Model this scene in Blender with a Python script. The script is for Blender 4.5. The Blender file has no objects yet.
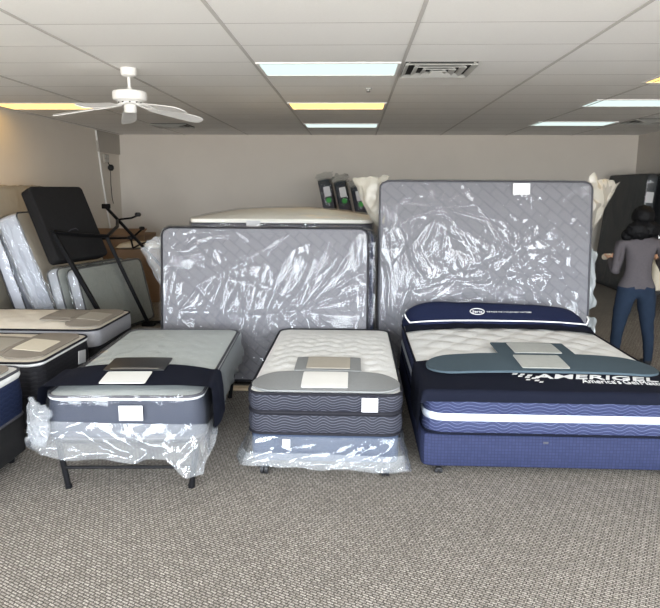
import bpy, bmesh, math, random
from mathutils import Vector, Matrix, Euler, noise
PI = math.pi
random.seed(7)
scn = bpy.context.scene
COL = scn.collection
R = math.radians

# ------------------------------------------------------------------ materials
def new_mat(name):
    m = bpy.data.materials.new(name); m.use_nodes = True
    nt = m.node_tree; nt.nodes.clear()
    out = nt.nodes.new('ShaderNodeOutputMaterial')
    return m, nt, out

class N:
    """tiny node helper"""
    def __init__(s, nt): s.nt = nt
    def n(s, t, **kw):
        nd = s.nt.nodes.new(t)
        for k, v in kw.items():
            if k.startswith('i_'):
                key = k[2:].replace('_', ' ')
                nd.inputs[int(key) if key.isdigit() else key].default_value = v
            else: setattr(nd, k, v)
        return nd
    def l(s, a, b): s.nt.links.new(a, b)
    def math(s, op, a, b=None, c=None):
        nd = s.nt.nodes.new('ShaderNodeMath'); nd.operation = op
        for i, v in enumerate((a, b, c)):
            if v is None: continue
            if isinstance(v, (int, float)): nd.inputs[i].default_value = v
            else: s.l(v, nd.inputs[i])
        return nd.outputs[0]
    def mix(s, fac, a, b):
        nd = s.nt.nodes.new('ShaderNodeMix'); nd.data_type = 'RGBA'
        for i, v in ((0, fac), (6, a), (7, b)):
            if isinstance(v, (int, float)): nd.inputs[i].default_value = v
            elif isinstance(v, tuple): nd.inputs[i].default_value = (*v[:3], 1)
            else: s.l(v, nd.inputs[i])
        return nd.outputs[2]

def simple(name, col, rough=.6, var=.06, nscale=40, bump=.0, metal=0, spec=None, bscale=None, sheen=0):
    m, nt, out = new_mat(name); h = N(nt)
    p = h.n('ShaderNodeBsdfPrincipled', i_Roughness=rough, i_Metallic=metal)
    p.inputs['Specular IOR Level'].default_value = spec if spec is not None else (.5 if rough < .5 else .12)
    if sheen: p.inputs['Sheen Weight'].default_value = sheen
    tc = h.n('ShaderNodeTexCoord')
    nz = h.n('ShaderNodeTexNoise', i_Scale=nscale, i_Detail=4)
    h.l(tc.outputs['Object'], nz.inputs['Vector'])
    a = tuple(max(0, c*(1-var)) for c in col); b = tuple(min(1, c*(1+var)) for c in col)
    h.l(h.mix(nz.outputs['Fac'], a, b), p.inputs['Base Color'])
    if bump:
        nb = nz
        if bscale:
            nb = h.n('ShaderNodeTexNoise', i_Scale=bscale, i_Detail=3); h.l(tc.outputs['Object'], nb.inputs['Vector'])
        bp = h.n('ShaderNodeBump', i_Strength=bump, i_Distance=.01); h.l(nb.outputs['Fac'], bp.inputs['Height'])
        h.l(bp.outputs['Normal'], p.inputs['Normal'])
    h.l(p.outputs[0], out.inputs[0])
    return m

def emit_mat(name, col, st):
    m, nt, out = new_mat(name); h = N(nt)
    e = h.n('ShaderNodeEmission', i_Strength=st); e.inputs[0].default_value = (*col, 1)
    h.l(e.outputs[0], out.inputs[0]); return m

def carpet_mat():
    m, nt, out = new_mat('loop carpet'); h = N(nt)
    p = h.n('ShaderNodeBsdfPrincipled', i_Roughness=.95); p.inputs['Specular IOR Level'].default_value = .1
    tc = h.n('ShaderNodeTexCoord')
    def rot(a):
        mp = h.n('ShaderNodeMapping'); mp.inputs['Rotation'].default_value = (0, 0, a); h.l(tc.outputs['Object'], mp.inputs['Vector']); return mp.outputs[0]
    br = h.n('ShaderNodeTexBrick', i_Scale=1.0); br.inputs['Brick Width'].default_value = .034; br.inputs['Row Height'].default_value = .015
    br.inputs['Mortar Size'].default_value = .0035; br.inputs['Mortar Smooth'].default_value = .4
    br.inputs['Color1'].default_value = (.485, .447, .40, 1); br.inputs['Color2'].default_value = (.29, .265, .233, 1); br.inputs['Mortar'].default_value = (.032, .029, .026, 1)
    br.offset = .33; br.offset_frequency = 2
    h.l(rot(R(28)), br.inputs['Vector'])
    n1 = h.n('ShaderNodeTexNoise', i_Scale=150, i_Detail=2); h.l(tc.outputs['Object'], n1.inputs['Vector'])
    n2 = h.n('ShaderNodeTexNoise', i_Scale=1.3, i_Detail=3); h.l(tc.outputs['Object'], n2.inputs['Vector'])
    ramp = h.n('ShaderNodeValToRGB'); ramp.color_ramp.elements[0].position = .38; ramp.color_ramp.elements[1].position = .62
    h.l(n1.outputs['Fac'], ramp.inputs[0])
    c = h.mix(ramp.outputs[0], (.13, .115, .10), br.outputs['Color'])
    c1 = h.mix(.9, br.outputs['Color'], c)
    sc = h.math('MULTIPLY_ADD', n2.outputs['Fac'], .25, .88)
    mm = h.n('ShaderNodeVectorMath', operation='SCALE'); h.l(c1, mm.inputs[0]); h.l(sc, mm.inputs['Scale'])
    h.l(mm.outputs[0], p.inputs['Base Color'])
    bp = h.n('ShaderNodeBump', i_Strength=.6, i_Distance=.006); h.l(h.math('ADD', br.outputs['Fac'], n1.outputs['Fac']), bp.inputs['Height'])
    bp.invert = True
    h.l(bp.outputs[0], p.inputs['Normal']); h.l(p.outputs[0], out.inputs[0]); return m

def wave_fabric(name, base, line, period=.021, amp=.007, wl=.085, width=.2, rough=.6):
    """knitted border fabric with stitched wavy lines (UV in metres)"""
    m, nt, out = new_mat(name); h = N(nt)
    p = h.n('ShaderNodeBsdfPrincipled', i_Roughness=rough); p.inputs['Specular IOR Level'].default_value = .12
    uv = h.n('ShaderNodeUVMap'); sp = h.n('ShaderNodeSeparateXYZ'); h.l(uv.outputs[0], sp.inputs[0])
    s = h.math('SINE', h.math('MULTIPLY', sp.outputs[0], 2*PI/wl))
    s2 = h.math('SINE', h.math('MULTIPLY', sp.outputs[0], 2*PI/(wl*2.7)))
    amp_n = h.math('MULTIPLY_ADD', s2, amp*.45, amp)
    v = h.math('ADD', sp.outputs[1], h.math('MULTIPLY', s, amp_n))
    fr = h.math('FRACT', h.math('DIVIDE', v, period))
    d = h.math('ABSOLUTE', h.math('SUBTRACT', fr, .5))
    ln = h.math('LESS_THAN', d, width*.5)
    nz = h.n('ShaderNodeTexNoise', i_Scale=260, i_Detail=1); h.l(uv.outputs[0], nz.inputs['Vector'])
    b = h.mix(nz.outputs['Fac'], tuple(c*.8 for c in base), tuple(c*1.2 for c in base))
    c = h.mix(ln, b, line); h.l(c, p.inputs['Base Color'])
    bp = h.n('ShaderNodeBump', i_Strength=.6, i_Distance=.004); h.l(d, bp.inputs['Height']); h.l(bp.outputs[0], p.inputs['Normal'])
    h.l(p.outputs[0], out.inputs[0]); return m

def basket_quilt(name, base, joint_col, w=.17, hgt=.085):
    """grey quilted panel stitched in slanted interlocking blocks (UV in metres)"""
    m, nt, out = new_mat(name); h = N(nt)
    p = h.n('ShaderNodeBsdfPrincipled', i_Roughness=.75)
    uv = h.n('ShaderNodeUVMap'); mp = h.n('ShaderNodeMapping'); mp.inputs['Rotation'].default_value = (0, 0, R(40)); h.l(uv.outputs[0], mp.inputs['Vector'])
    br = h.n('ShaderNodeTexBrick', i_Scale=1.0); br.offset = .5
    for k, v in (('Brick Width', w), ('Row Height', hgt), ('Mortar Size', .006), ('Mortar Smooth', 1.0)): br.inputs[k].default_value = v
    br.inputs['Color1'].default_value = (*base, 1); br.inputs['Color2'].default_value = (*[c*.93 for c in base], 1); br.inputs['Mortar'].default_value = (*joint_col, 1)  # joints between blocks get a darker colour than the panel
    h.l(mp.outputs[0], br.inputs['Vector'])
    nz = h.n('ShaderNodeTexNoise', i_Scale=120, i_Detail=2); h.l(uv.outputs[0], nz.inputs['Vector'])
    sc = h.math('MULTIPLY_ADD', nz.outputs['Fac'], .24, .88)
    mm = h.n('ShaderNodeVectorMath', operation='SCALE'); h.l(br.outputs['Color'], mm.inputs[0]); h.l(sc, mm.inputs['Scale'])
    h.l(mm.outputs[0], p.inputs['Base Color'])
    bp = h.n('ShaderNodeBump', i_Strength=.35, i_Distance=.012); bp.invert = True; h.l(br.outputs['Fac'], bp.inputs['Height']); h.l(bp.outputs[0], p.inputs['Normal'])
    h.l(p.outputs[0], out.inputs[0]); return m

def weave(name, base, dark, s=.012, rough=.8):
    m, nt, out = new_mat(name); h = N(nt)
    p = h.n('ShaderNodeBsdfPrincipled', i_Roughness=rough); p.inputs['Specular IOR Level'].default_value = .12
    uv = h.n('ShaderNodeUVMap')
    ck = h.n('ShaderNodeTexBrick', i_Scale=1.0); ck.offset = 0
    for k, v in (('Brick Width', s), ('Row Height', s), ('Mortar Size', s*.12), ('Mortar Smooth', .5)): ck.inputs[k].default_value = v
    ck.inputs['Color1'].default_value = (*base, 1); ck.inputs['Color2'].default_value = (*[c*.86 for c in base], 1); ck.inputs['Mortar'].default_value = (*dark, 1)
    h.l(uv.outputs[0], ck.inputs['Vector']); h.l(ck.outputs['Color'], p.inputs['Base Color'])
    bp = h.n('ShaderNodeBump', i_Strength=.4, i_Distance=.002); bp.invert = True; h.l(ck.outputs['Fac'], bp.inputs['Height']); h.l(bp.outputs[0], p.inputs['Normal'])
    h.l(p.outputs[0], out.inputs[0]); return m

def plastic(name, haze=.1, gloss=.16, rough=.12, tint=(1, 1, 1), hazecol=(.85, .88, .92), bump=.35, bscale=9):
    """clear polythene: mostly see-through, a glossy film and a little milky haze"""
    m, nt, out = new_mat(name); h = N(nt)
    tr = h.n('ShaderNodeBsdfTransparent'); tr.inputs[0].default_value = (*tint, 1)
    gl = h.n('ShaderNodeBsdfGlossy', i_Roughness=rough); df = h.n('ShaderNodeBsdfDiffuse'); df.inputs[0].default_value = (*hazecol, 1)
    tl = h.n('ShaderNodeBsdfTranslucent'); tl.inputs[0].default_value = (*hazecol, 1)
    tc = h.n('ShaderNodeTexCoord'); nz = h.n('ShaderNodeTexNoise', i_Scale=bscale, i_Detail=5, i_Roughness=.6, i_Distortion=.8); h.l(tc.outputs['Object'], nz.inputs['Vector'])
    bp = h.n('ShaderNodeBump', i_Strength=bump, i_Distance=.03); h.l(nz.outputs['Fac'], bp.inputs['Height'])
    h.l(bp.outputs[0], gl.inputs['Normal']); h.l(bp.outputs[0], df.inputs['Normal'])
    lw = h.n('ShaderNodeLayerWeight', i_Blend=.25)
    fac = h.math('MULTIPLY_ADD', lw.outputs['Fresnel'], .4, gloss)
    m0 = h.n('ShaderNodeMixShader', i_0=.5); h.l(df.outputs[0], m0.inputs[1]); h.l(tl.outputs[0], m0.inputs[2])
    m1 = h.n('ShaderNodeMixShader', i_0=haze); h.l(tr.outputs[0], m1.inputs[1]); h.l(m0.outputs[0], m1.inputs[2])
    m2 = h.n('ShaderNodeMixShader'); h.l(fac, m2.inputs[0]); h.l(m1.outputs[0], m2.inputs[1]); h.l(gl.outputs[0], m2.inputs[2])
    h.l(m2.outputs[0], out.inputs[0]); return m

M = dict(
 carpet=carpet_mat(),
 tile=simple('ceiling tile', (.88, .87, .85), .9, .03, 60, .25, bscale=220),
 tbar=simple('ceiling grid metal', (.56, .54, .52), .5, .03),
 crossbar=simple('thin grid metal', (.50, .48, .46), .5, .03),
 wall=simple('beige painted wall', (.69, .645, .59), .85, .03, 3, .05, bscale=180),
 wall_l=simple('warm beige painted wall', (.69, .64, .575), .85, .03, 3, .05, bscale=180),
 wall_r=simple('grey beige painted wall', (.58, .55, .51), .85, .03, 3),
 panel=simple('grey wall panel', (.44, .41, .37), .8, .03),
 white=simple('white enamel', (.85, .84, .82), .35, .02),
 blade=simple('white fan blade', (.80, .79, .78), .45, .02),
 cool=emit_mat('cool lamp diffuser', (.80, 1.0, .96), .86),
 warm=emit_mat('warm lamp diffuser', (1.0, .60, .15), 2.3),
 alu=simple('pale grey metal', (.50, .50, .48), .5, .05),
 dark=simple('dark void', (.04, .04, .04), .8),
 black=simple('black steel', (.007, .007, .008), .5, .1, spec=.08),
 blackfab=simple('black box spring fabric', (.016, .0155, .016), .9, .2, 30, .2, bscale=200),
 blackplas=simple('black plastic', (.016, .016, .018), .4, spec=.25),
 wtop=simple('white knitted top', (.66, .66, .645), .9, .03, 25, .25, bscale=45),
 wtop_lit=simple('warm lit white knitted top', (.86, .84, .77), .9, .03, 25, .2, bscale=45),  # brighter, yellower copy of the white top, warm light put into its colour
 wtopb=simple('cream knitted top', (.68, .62, .53), .9, .03, 25, .2, bscale=45),
 wtopg=simple('grey white knitted top', (.52, .56, .555), .9, .03, 25, .2, bscale=45),
 navywave=wave_fabric('charcoal wave border', (.019, .0198, .028), (.078, .081, .10), .0165, .0085, .115, .24),
 bluewave=wave_fabric('navy wave border', (.027, .033, .076), (.085, .10, .175), .021, .0085, .135, .15),
 silver=simple('silver border fabric', (.30, .30, .32), .6, .1, 60),
 charcoal=wave_fabric('black border fabric', (.02, .02, .024), (.030, .030, .034), .03, .004, .06, .2),
 deepnavy=wave_fabric('deep navy border', (.013, .019, .046), (.02, .028, .065), .03, .004, .06, .2),
 checker=weave('pale checked knit', (.62, .63, .63), (.36, .37, .38), .02),
 greyborder=simple('dark grey border fabric', (.10, .105, .13), .6, .1, 60),
 navygrey=simple('slate border fabric', (.036, .041, .058), .6, .15, 60),
 piping_b=simple('black piping', (.012, .012, .016), .6),
 piping_d=simple('charcoal piping', (.06, .06, .07), .6),
 piping_w=simple('white piping', (.80, .80, .80), .6),
 whiteband=simple('white satin band', (.44, .475, .53), .5, .02),
 felt=simple('grey felt pad', (.205, .21, .21), .95, .10, 90, .2, bscale=300),
 feltdark=simple('slate felt pad', (.055, .078, .095), .95, .10, 90, .2, bscale=300),
 felttan=simple('taupe felt pad', (.25, .22, .185), .95, .08, 90, .2, bscale=300),
 card=simple('white printed card', (.62, .615, .59), .35, .02),
 cardtan=simple('tan card', (.34, .31, .26), .5, .05),
 cardgrey=simple('grey green card in sleeve', (.37, .38, .35), .35, .12, 30),
 carddark=simple('black glossy card', (.016, .017, .019), .30, .1, 30, spec=.25),
 navy=simple('navy cover fabric', (.010, .014, .040), .8, .12, 50, .15, bscale=250),
 navydark=simple('midnight cover fabric', (.0042, .0055, .0125), .85, .12, 50, .15, bscale=250),
 bluebox=weave('blue box spring fabric', (.026, .032, .074), (.017, .021, .050), .02),
 greyquilt=basket_quilt('grey basket quilt', (.150, .150, .166), (.098, .098, .11)),
 greyquilt2=basket_quilt('grey basket quilt small', (.140, .140, .156), (.10, .10, .112), .15, .075),
 boxblue=simple('slate blue box spring fabric', (.042, .055, .088), .85, .08, 50),
 letter=simple('white lettering', (.60, .60, .60), .6, .02),
 tag=simple('white tag', (.62, .62, .63), .5, .02),
 green=simple('green sticker', (.04, .32, .05), .5),
 inkgrey=simple('grey print', (.35, .36, .38), .6),
 clear=plastic('clear polythene', .02, .016, .045, bump=.13, bscale=8),
 clearold=plastic('grey polythene', .16, .05, .12, hazecol=(.50, .53, .50), bump=.35, bscale=6),
 milky=plastic('milky polythene', .21, .028, .07, hazecol=(.86, .90, .95), bump=.12),
 film=plastic('hazy polythene film', .10, .022, .06, hazecol=(.80, .85, .90), bump=.12),
 sidefilm=plastic('cloudy polythene', .60, .03, .14, hazecol=(.72, .77, .79), bump=.15),
 hem=plastic('white polythene hem', .22, .03, .14, hazecol=(.80, .85, .90), bump=.12),
 beigeplas=plastic('yellowed polythene', .55, .08, .25, hazecol=(.80, .76, .66), bump=.6),
 darkquilt=simple('grey mattress side', (.36, .37, .34), .8, .1, 20),
 cream=simple('cream fabric', (.62, .56, .45), .85, .06),
 pale=simple('pale mattress fabric', (.50, .52, .58), .8, .1, 12),
 tanfab=simple('tan mattress fabric', (.60, .54, .44), .85, .08, 10),
 navywrap=simple('dark slate mattress fabric', (.018, .022, .032), .7, .2, 12),
 blackwrap=simple('dark charcoal mattress fabric', (.058, .064, .070), .7, .2, 12),
 cardboard=simple('brown cardboard', (.24, .16, .105), .85, .08),
 wood=simple('pale raw timber', (.50, .40, .27), .7, .15, 14),
 skin=simple('skin', (.55, .34, .24), .55, .03),
 hair=simple('black hair', (.003, .003, .0035), .6, .3, 80, .3, bscale=120),
 sweater=simple('grey knit sweater', (.070, .063, .068), .95, .15, 70, .4, bscale=160),
 jeans=simple('blue denim', (.012, .020, .036), .9, .3, 14, .2, bscale=300),
 shoe=simple('black shoe', (.02, .02, .02), .5),
 lips=simple('lips', (.38, .15, .13), .5),
 eyewhite=simple('eye', (.5, .5, .5), .3),
)

# ------------------------------------------------------------------ object helpers
def link(name, me, mat, parent=None, loc=(0, 0, 0), rot=(0, 0, 0), smooth=True):
    for mt in (mat if isinstance(mat, (list, tuple)) else [mat]): me.materials.append(M[mt] if isinstance(mt, str) else mt)
    if smooth:
        me.polygons.foreach_set('use_smooth', [True]*len(me.polygons))
    o = bpy.data.objects.new(name, me); COL.objects.link(o)
    o.location = loc; o.rotation_euler = rot
    if parent: o.parent = parent
    return o
def thing(name, label, cat, loc=(0, 0, 0), rot=(0, 0, 0), group=None):
    o = bpy.data.objects.new(name, None); COL.objects.link(o); o.empty_display_size = .1
    o.location = loc; o.rotation_euler = rot
    return tag(o, label, cat, group)
def tag(o, label, cat, group=None):
    o['label'] = label; o['category'] = cat
    if group: o['group'] = group
    return o
def dup(root, loc=None, rot=None, label=None):
    r = root.copy(); COL.objects.link(r)
    if loc is not None: r.location = loc
    if rot is not None: r.rotation_euler = rot
    if label: r['label'] = label
    for ch in root.children:
        c = ch.copy(); COL.objects.link(c); c.parent = r
        for g in ch.children:
            d = g.copy(); COL.objects.link(d); d.parent = c
    return r

class MB:
    """collects shapes and builds ONE mesh"""
    def __init__(s): s.bm = bmesh.new(); s.uv = s.bm.loops.layers.uv.new('UVMap')
    def faces(s, vs, fs, uvs=None, mi=0):
        bv = [s.bm.verts.new(v) for v in vs]
        for f in fs:
            try: fc = s.bm.faces.new([bv[i] for i in f])
            except ValueError: continue
            fc.material_index = mi
            if uvs:
                for lp, i in zip(fc.loops, f): lp[s.uv].uv = uvs[i]
        return bv
    def box(s, c, d, bev=0, rot=None, seg=2, mi=0):
        b = bmesh.new(); bmesh.ops.create_cube(b, size=1)
        for v in b.verts: v.co = Vector((v.co.x*d[0], v.co.y*d[1], v.co.z*d[2]))
        if bev: bmesh.ops.bevel(b, geom=list(b.edges), offset=bev, segments=seg, affect='EDGES', profile=.5)
        mt = (rot.to_matrix() if isinstance(rot, Euler) else rot) if rot is not None else Matrix.Identity(3)
        c = Vector(c)
        b.verts.index_update()
        s.faces([mt @ v.co + c for v in b.verts], [[v.index for v in f.verts] for f in b.faces],
                [(v.co.x, v.co.z + v.co.y) for v in b.verts], mi); b.free(); return s
    def tube(s, pts, r, n=8, closed=False, cap=True, mi=0):
        pts = [Vector(p) for p in pts]; m = len(pts)
        rr = r if isinstance(r, (list, tuple)) else [r]*m
        vs = []; ref = None
        for i, p in enumerate(pts):
            a = pts[(i-1) % m] if (closed or i > 0) else p; b = pts[(i+1) % m] if (closed or i < m-1) else p
            t = (b-a)
            t = t.normalized() if t.length > 1e-9 else Vector((0, 0, 1))
            if ref is None: ref = Vector((0, 0, 1)) if abs(t.z) < .9 else Vector((1, 0, 0))
            x = (ref - t*ref.dot(t)); x = x.normalized() if x.length > 1e-6 else t.orthogonal().normalized()
            ref = x; y = t.cross(x)
            vs += [p + (x*math.cos(2*PI*k/n) + y*math.sin(2*PI*k/n))*rr[i] for k in range(n)]
        fs = []
        for i in range(m if closed else m-1):
            j = (i+1) % m
            for k in range(n): fs.append((i*n+k, i*n+(k+1) % n, j*n+(k+1) % n, j*n+k))
        if cap and not closed: fs += [tuple(range(n))[::-1], tuple((m-1)*n+k for k in range(n))]
        s.faces(vs, fs, mi=mi); return s
    def lathe(s, prof, c=(0, 0, 0), n=32, mi=0):
        vs = []; fs = []; c = Vector(c)
        for r, z in prof: vs += [c + Vector((r*math.cos(2*PI*k/n), r*math.sin(2*PI*k/n), z)) for k in range(n)]
        for i in range(len(prof)-1):
            for k in range(n): fs.append((i*n+k, i*n+(k+1) % n, (i+1)*n+(k+1) % n, (i+1)*n+k))
        fs += [tuple(range(n))[::-1], tuple((len(prof)-1)*n+k for k in range(n))]
        s.faces(vs, fs, mi=mi); return s
    def grid(s, nx, ny, f, uvf=None, mi=0):
        vs = [f(i/nx, j/ny) for j in range(ny+1) for i in range(nx+1)]
        uvs = [uvf(i/nx, j/ny) for j in range(ny+1) for i in range(nx+1)] if uvf else [(v[0], v[1]) for v in vs]
        s.faces(vs, [(j*(nx+1)+i, j*(nx+1)+i+1, (j+1)*(nx+1)+i+1, (j+1)*(nx+1)+i) for j in range(ny) for i in range(nx)], uvs, mi); return s
    def mesh(s, name, recalc=True):
        if recalc: bmesh.ops.recalc_face_normals(s.bm, faces=s.bm.faces)
        me = bpy.data.meshes.new(name); s.bm.to_mesh(me); s.bm.free(); return me
    def build(s, name, mat, parent=None, loc=(0, 0, 0), rot=(0, 0, 0), smooth=True, recalc=True, sharp=35):
        me = s.mesh(name, recalc)
        o = link(name, me, mat, parent, loc, rot, smooth)
        if smooth and sharp: me.set_sharp_from_angle(angle=R(sharp))
        return o
def struct(o): o['kind'] = 'structure'; return o

def nz(x, y, z=0): return noise.noise(Vector((x, y, z)))
def sstep(a, b, x):
    t = max(0, min(1, (x-a)/(b-a))); return t*t*(3-2*t)

# rounded-rectangle map: u,v in -1..1 -> x in -W/2..W/2, y in 0..L
def rr(u, v, W, L, rc):
    a, b = W/2, L/2; x, y = u*a, v*b
    qx, qy = (abs(x)-(a-rc))/rc, (abs(y)-(b-rc))/rc
    if qx > 0 and qy > 0:
        nx_, ny_ = qx*math.sqrt(1-qy*qy/2), qy*math.sqrt(1-qx*qx/2)
        x = math.copysign(a-rc+nx_*rc, x); y = math.copysign(b-rc+ny_*rc, y)
    return x, y+b
def perim(W, L, rc, nx, ny):
    """closed outline, counter-clockwise from the foot-left corner, with outward normals"""
    uv = [(-1+2*i/nx, -1) for i in range(nx)] + [(1, -1+2*j/ny) for j in range(ny)] + [(1-2*i/nx, 1) for i in range(nx)] + [(-1, 1-2*j/ny) for j in range(ny)]
    P = [Vector(rr(u, v, W, L, rc)) for u, v in uv]; n = len(P); Nn = []
    for i in range(n):
        t = P[(i+1) % n]-P[i-1]; Nn.append(Vector((t.y, -t.x)).normalized())
    return P, Nn
def ring_wall(mb, P, Nn, rows, mi=0):
    """rows: list of (z, outset)"""
    n = len(P); vs = []; uvs = []; arc = [0]
    for i in range(n): arc.append(arc[-1]+(P[(i+1) % n]-P[i]).length)
    for z, o in rows:
        for i in range(n+1):
            p = P[i % n]+Nn[i % n]*(o(i) if callable(o) else o); vs.append((p.x, p.y, z)); uvs.append((arc[i], z))
    m = n+1
    fs = [(j*m+i, j*m+i+1, (j+1)*m+i+1, (j+1)*m+i) for j in range(len(rows)-1) for i in range(n)]
    mb.faces(vs, fs, uvs, mi)
def crown(u, v, h, p=3.0): return h*(1-abs(u)**p)*(1-abs(v)**p)
def top_panel(name, mat, parent, W, L, z, rc, h=.04, quilt=None, nx=44, ny=80, p=3.0):
    mb = MB()
    def f(a, b):
        u, v = 2*a-1, 2*b-1; x, y = rr(u, v, W, L, rc)
        e = (1-abs(u)**8)*(1-abs(v)**8)
        return (x, y, z + crown(u, v, h, p) + (quilt(x, y)*e if quilt else 0))
    mb.grid(nx, ny, f)
    return mb.build(name, mat, parent, recalc=False, sharp=0)
def piping(name, mat, parent, P, Nn, z, r=.009, out=.002):
    mb = MB(); mb.tube([(p.x+n.x*out, p.y+n.y*out, z) for p, n in zip(P, Nn)], r, 8, closed=True)
    return mb.build(name, mat, parent, sharp=0)
def border(name, mat, parent, P, Nn, z0, z1, bulge=.010, k=6):
    mb = MB(); ring_wall(mb, P, Nn, [(z0+(z1-z0)*t/k, bulge*math.sin(PI*t/k)) for t in range(k+1)])
    return mb.build(name, mat, parent, recalc=False, sharp=0)
def bottom(name, mat, parent, P, z=0):
    mb = MB(); mb.faces([(p.x, p.y, z) for p in P], [tuple(range(len(P)))[::-1]]); return mb.build(name, mat, parent, recalc=False, smooth=False)

def q_diamond(s=.16, d=.010, ang=45):
    ca, sa = math.cos(R(ang)), math.sin(R(ang))
    def q(x, y):
        a, b = (x*ca+y*sa)/s, (-x*sa+y*ca)/s
        return d*(abs(math.sin(PI*a))**.55*abs(math.sin(PI*b))**.55-.5)
    return q
def q_scroll(s=.10, d=.010):
    def q(x, y):
        w = x+.03*math.sin(y*38)+.02*nz(x*6, y*6); w2 = y+.03*math.sin(x*30)
        return d*(abs(math.sin(PI*w/s))**.6*abs(math.sin(PI*w2/(s*1.4)))**.5-.5)
    return q
def mattress(name, label, cat, W, L, H, loc, rot=(0, 0, 0), top='wtop', side='navywave', bands=None, pip='piping_b', rc=.09, h=.04,
             quilt=None, group=None, nx=44, ny=80, back=None, pipes=True):
    """bands: [(z0,z1,material)] split of the border"""
    t = thing(name, label, cat, loc, rot, group)
    P, Nn = perim(W, L, rc, 28, 44)
    for k, (z0, z1, mt) in enumerate(bands or [(0, H, side)]):
        border('border' if z1-z0 > .06 else 'border_band', mt, t, P, Nn, z0, z1)
    if pipes:
        piping('piping', pip, t, P, Nn, H); piping('piping', pip, t, P, Nn, .004)
    top_panel('top_panel', top, t, W, L, H, rc, h, quilt, nx, ny)
    bottom('bottom_panel', back or side, t, P)
    return t
def box_spring(name, label, W, L, H, loc, rot, mat, cat='box spring', rc=.05, group=None, z0=0):
    t = thing(name, label, cat, loc, rot, group)
    P, Nn = perim(W, L, rc, 24, 40)
    mb = MB(); ring_wall(mb, P, Nn, [(z0, -.004), (z0+.006, 0), (z0+(H-z0)*.5, .004), (H-.012, .001), (H-.003, -.004), (H, -.014)]); mb.build('side_fabric', mat, t, recalc=False, sharp=0)
    mb = MB(); mb.faces([(p.x-n.x*.014, p.y-n.y*.014, H) for p, n in zip(P, Nn)], [tuple(range(len(P)))]); mb.build('top_fabric', mat, t, recalc=False, smooth=False)
    bottom('bottom_fabric', 'dark', t, P, z0)
    return t, P, Nn

# ------------------------------------------------------------------ polythene wrap
def wrap_disp(gathers, seed=0, amp=.020, base=.008, drape=.012):
    def d(x, y):
        v = base; g0 = 0
        for (gx, gy, Rr, n, a) in gathers:
            dx, dy = x-gx, y-gy; r = math.hypot(dx, dy); th = math.atan2(dy, dx)
            ph = 1.3*nz(math.cos(th)*2.2+gx*7, math.sin(th)*2.2, seed) + .12*nz(dx*4, dy*4, seed+3); Rr_ = Rr*(.8+.9*nz(math.cos(th)*3+gy*5, math.sin(th)*3, seed+6))
            rid = (1-abs(math.sin(n*.5*th+ph*2.0)))
            v += a*amp*1.25*(rid**4.0)*math.exp(-r/max(.08, Rr_))*sstep(0, .08, r) + .014*math.exp(-(r/.04)**2)
        w = nz(x*1.1, y*1.1, seed+9)
        rn = 1-abs(nz(x*1.9+w*1.6+y*.8, y*1.5-x*.6+1.2*w, seed+20))*3.0
        v += drape*1.1*max(0, rn)**4
        rn = 1-abs(nz(x*4.5+w*3+y*2.5, y*2.6-x*1.5+2*w, seed+40))*3.2
        v += drape*.65*max(0, rn)**3
        v += .008*nz(x*2.6+w, y*2.6, seed+60)+.0034*nz(x*6+2*w, y*5, seed+65)+.0012*nz(x*11, y*11, seed+70)
        return max(.003, v)
    return d
def wrap(parent, W, L, H, rc, h, disp, mat='clear', nx=130, ny=120, out=.012, seed=0, p=3.0, back=True):
    mb = MB()
    def f(a, b):
        u, v = 2*a-1, 2*b-1; x, y = rr(u, v, W+2*out, L+2*out, rc+out); y -= out
        e = min(1, (1-abs(u))*30)*min(1, (1-abs(v))*30)
        return (x, y, H+.012+crown(u, v, h, p)+disp(x, y)*(.15+.85*e))
    mb.grid(nx, ny, f)
    P, Nn = perim(W+2*out, L+2*out, rc+out, 60, 70); P = [q-Vector((0, out)) for q in P]
    k = 7
    def ofs(t):
        def o(i):
            p_ = P[i % len(P)]
            return .012*math.sin(PI*t)*(1+1.2*nz(p_.x*4, p_.y*4, t*3+seed)) + .016*abs(nz(p_.x*9+t*2, p_.y*9, t*2.5+seed))*math.sin(PI*t)
        return o
    rows = [((H+.014+disp(0, 0)*.0)*t/k+(-.006)*(1-t/k), ofs(t/k)) for t in range(k+1)]
    ring_wall(mb, P, Nn, rows)
    if back: mb.faces([(q.x, q.y, -.006) for q in P], [tuple(range(len(P)))[::-1]])
    return mb.build('plastic_wrap', mat, parent, recalc=False, sharp=0)
def sheet(name, mat, parent, c00, c10, c11, c01, n=26, m=26, amp=.03, seed=1, thick=.0, bulge=0, freq=3, ragged=0):
    """crumpled piece of film spanning four corners"""
    c00, c10, c11, c01 = map(Vector, (c00, c10, c11, c01))
    nrm = (c10-c00).cross(c01-c00).normalized(); mb = MB()
    S = max((c10-c00).length, (c01-c00).length)
    def pos(a, b, sgn=1):
        p = (c00*(1-a)+c10*a)*(1-b)+(c01*(1-a)+c11*a)*b
        e = math.sin(PI*min(1, max(0, a)))*math.sin(PI*min(1, max(0, b)))
        rid = (1-2*abs(nz(a*freq+seed, b*freq*.8+seed*2, seed)))
        fine = nz(a*freq*3+seed, b*freq*3, seed+5)
        q = p + nrm*(sgn*bulge*e**.6 + amp*(rid-.4)*(.35+.65*e)*sgn + amp*.35*fine)
        if ragged:
            q += (c10-c00).normalized()*ragged*nz(b*5+seed, a*2, seed+8)*abs(2*a-1) + (c01-c00).normalized()*ragged*nz(a*5+seed, b*2, seed+11)*abs(2*b-1)
        return q
    mb.grid(n, m, lambda a, b: pos(a, b), lambda a, b: (a*S, b*S))
    if thick or bulge: mb.grid(n, m, lambda a, b: pos(a, b, -1)-nrm*thick, lambda a, b: (a*S, b*S))
    return mb.build(name, mat, parent, recalc=False, sharp=0)
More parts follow.
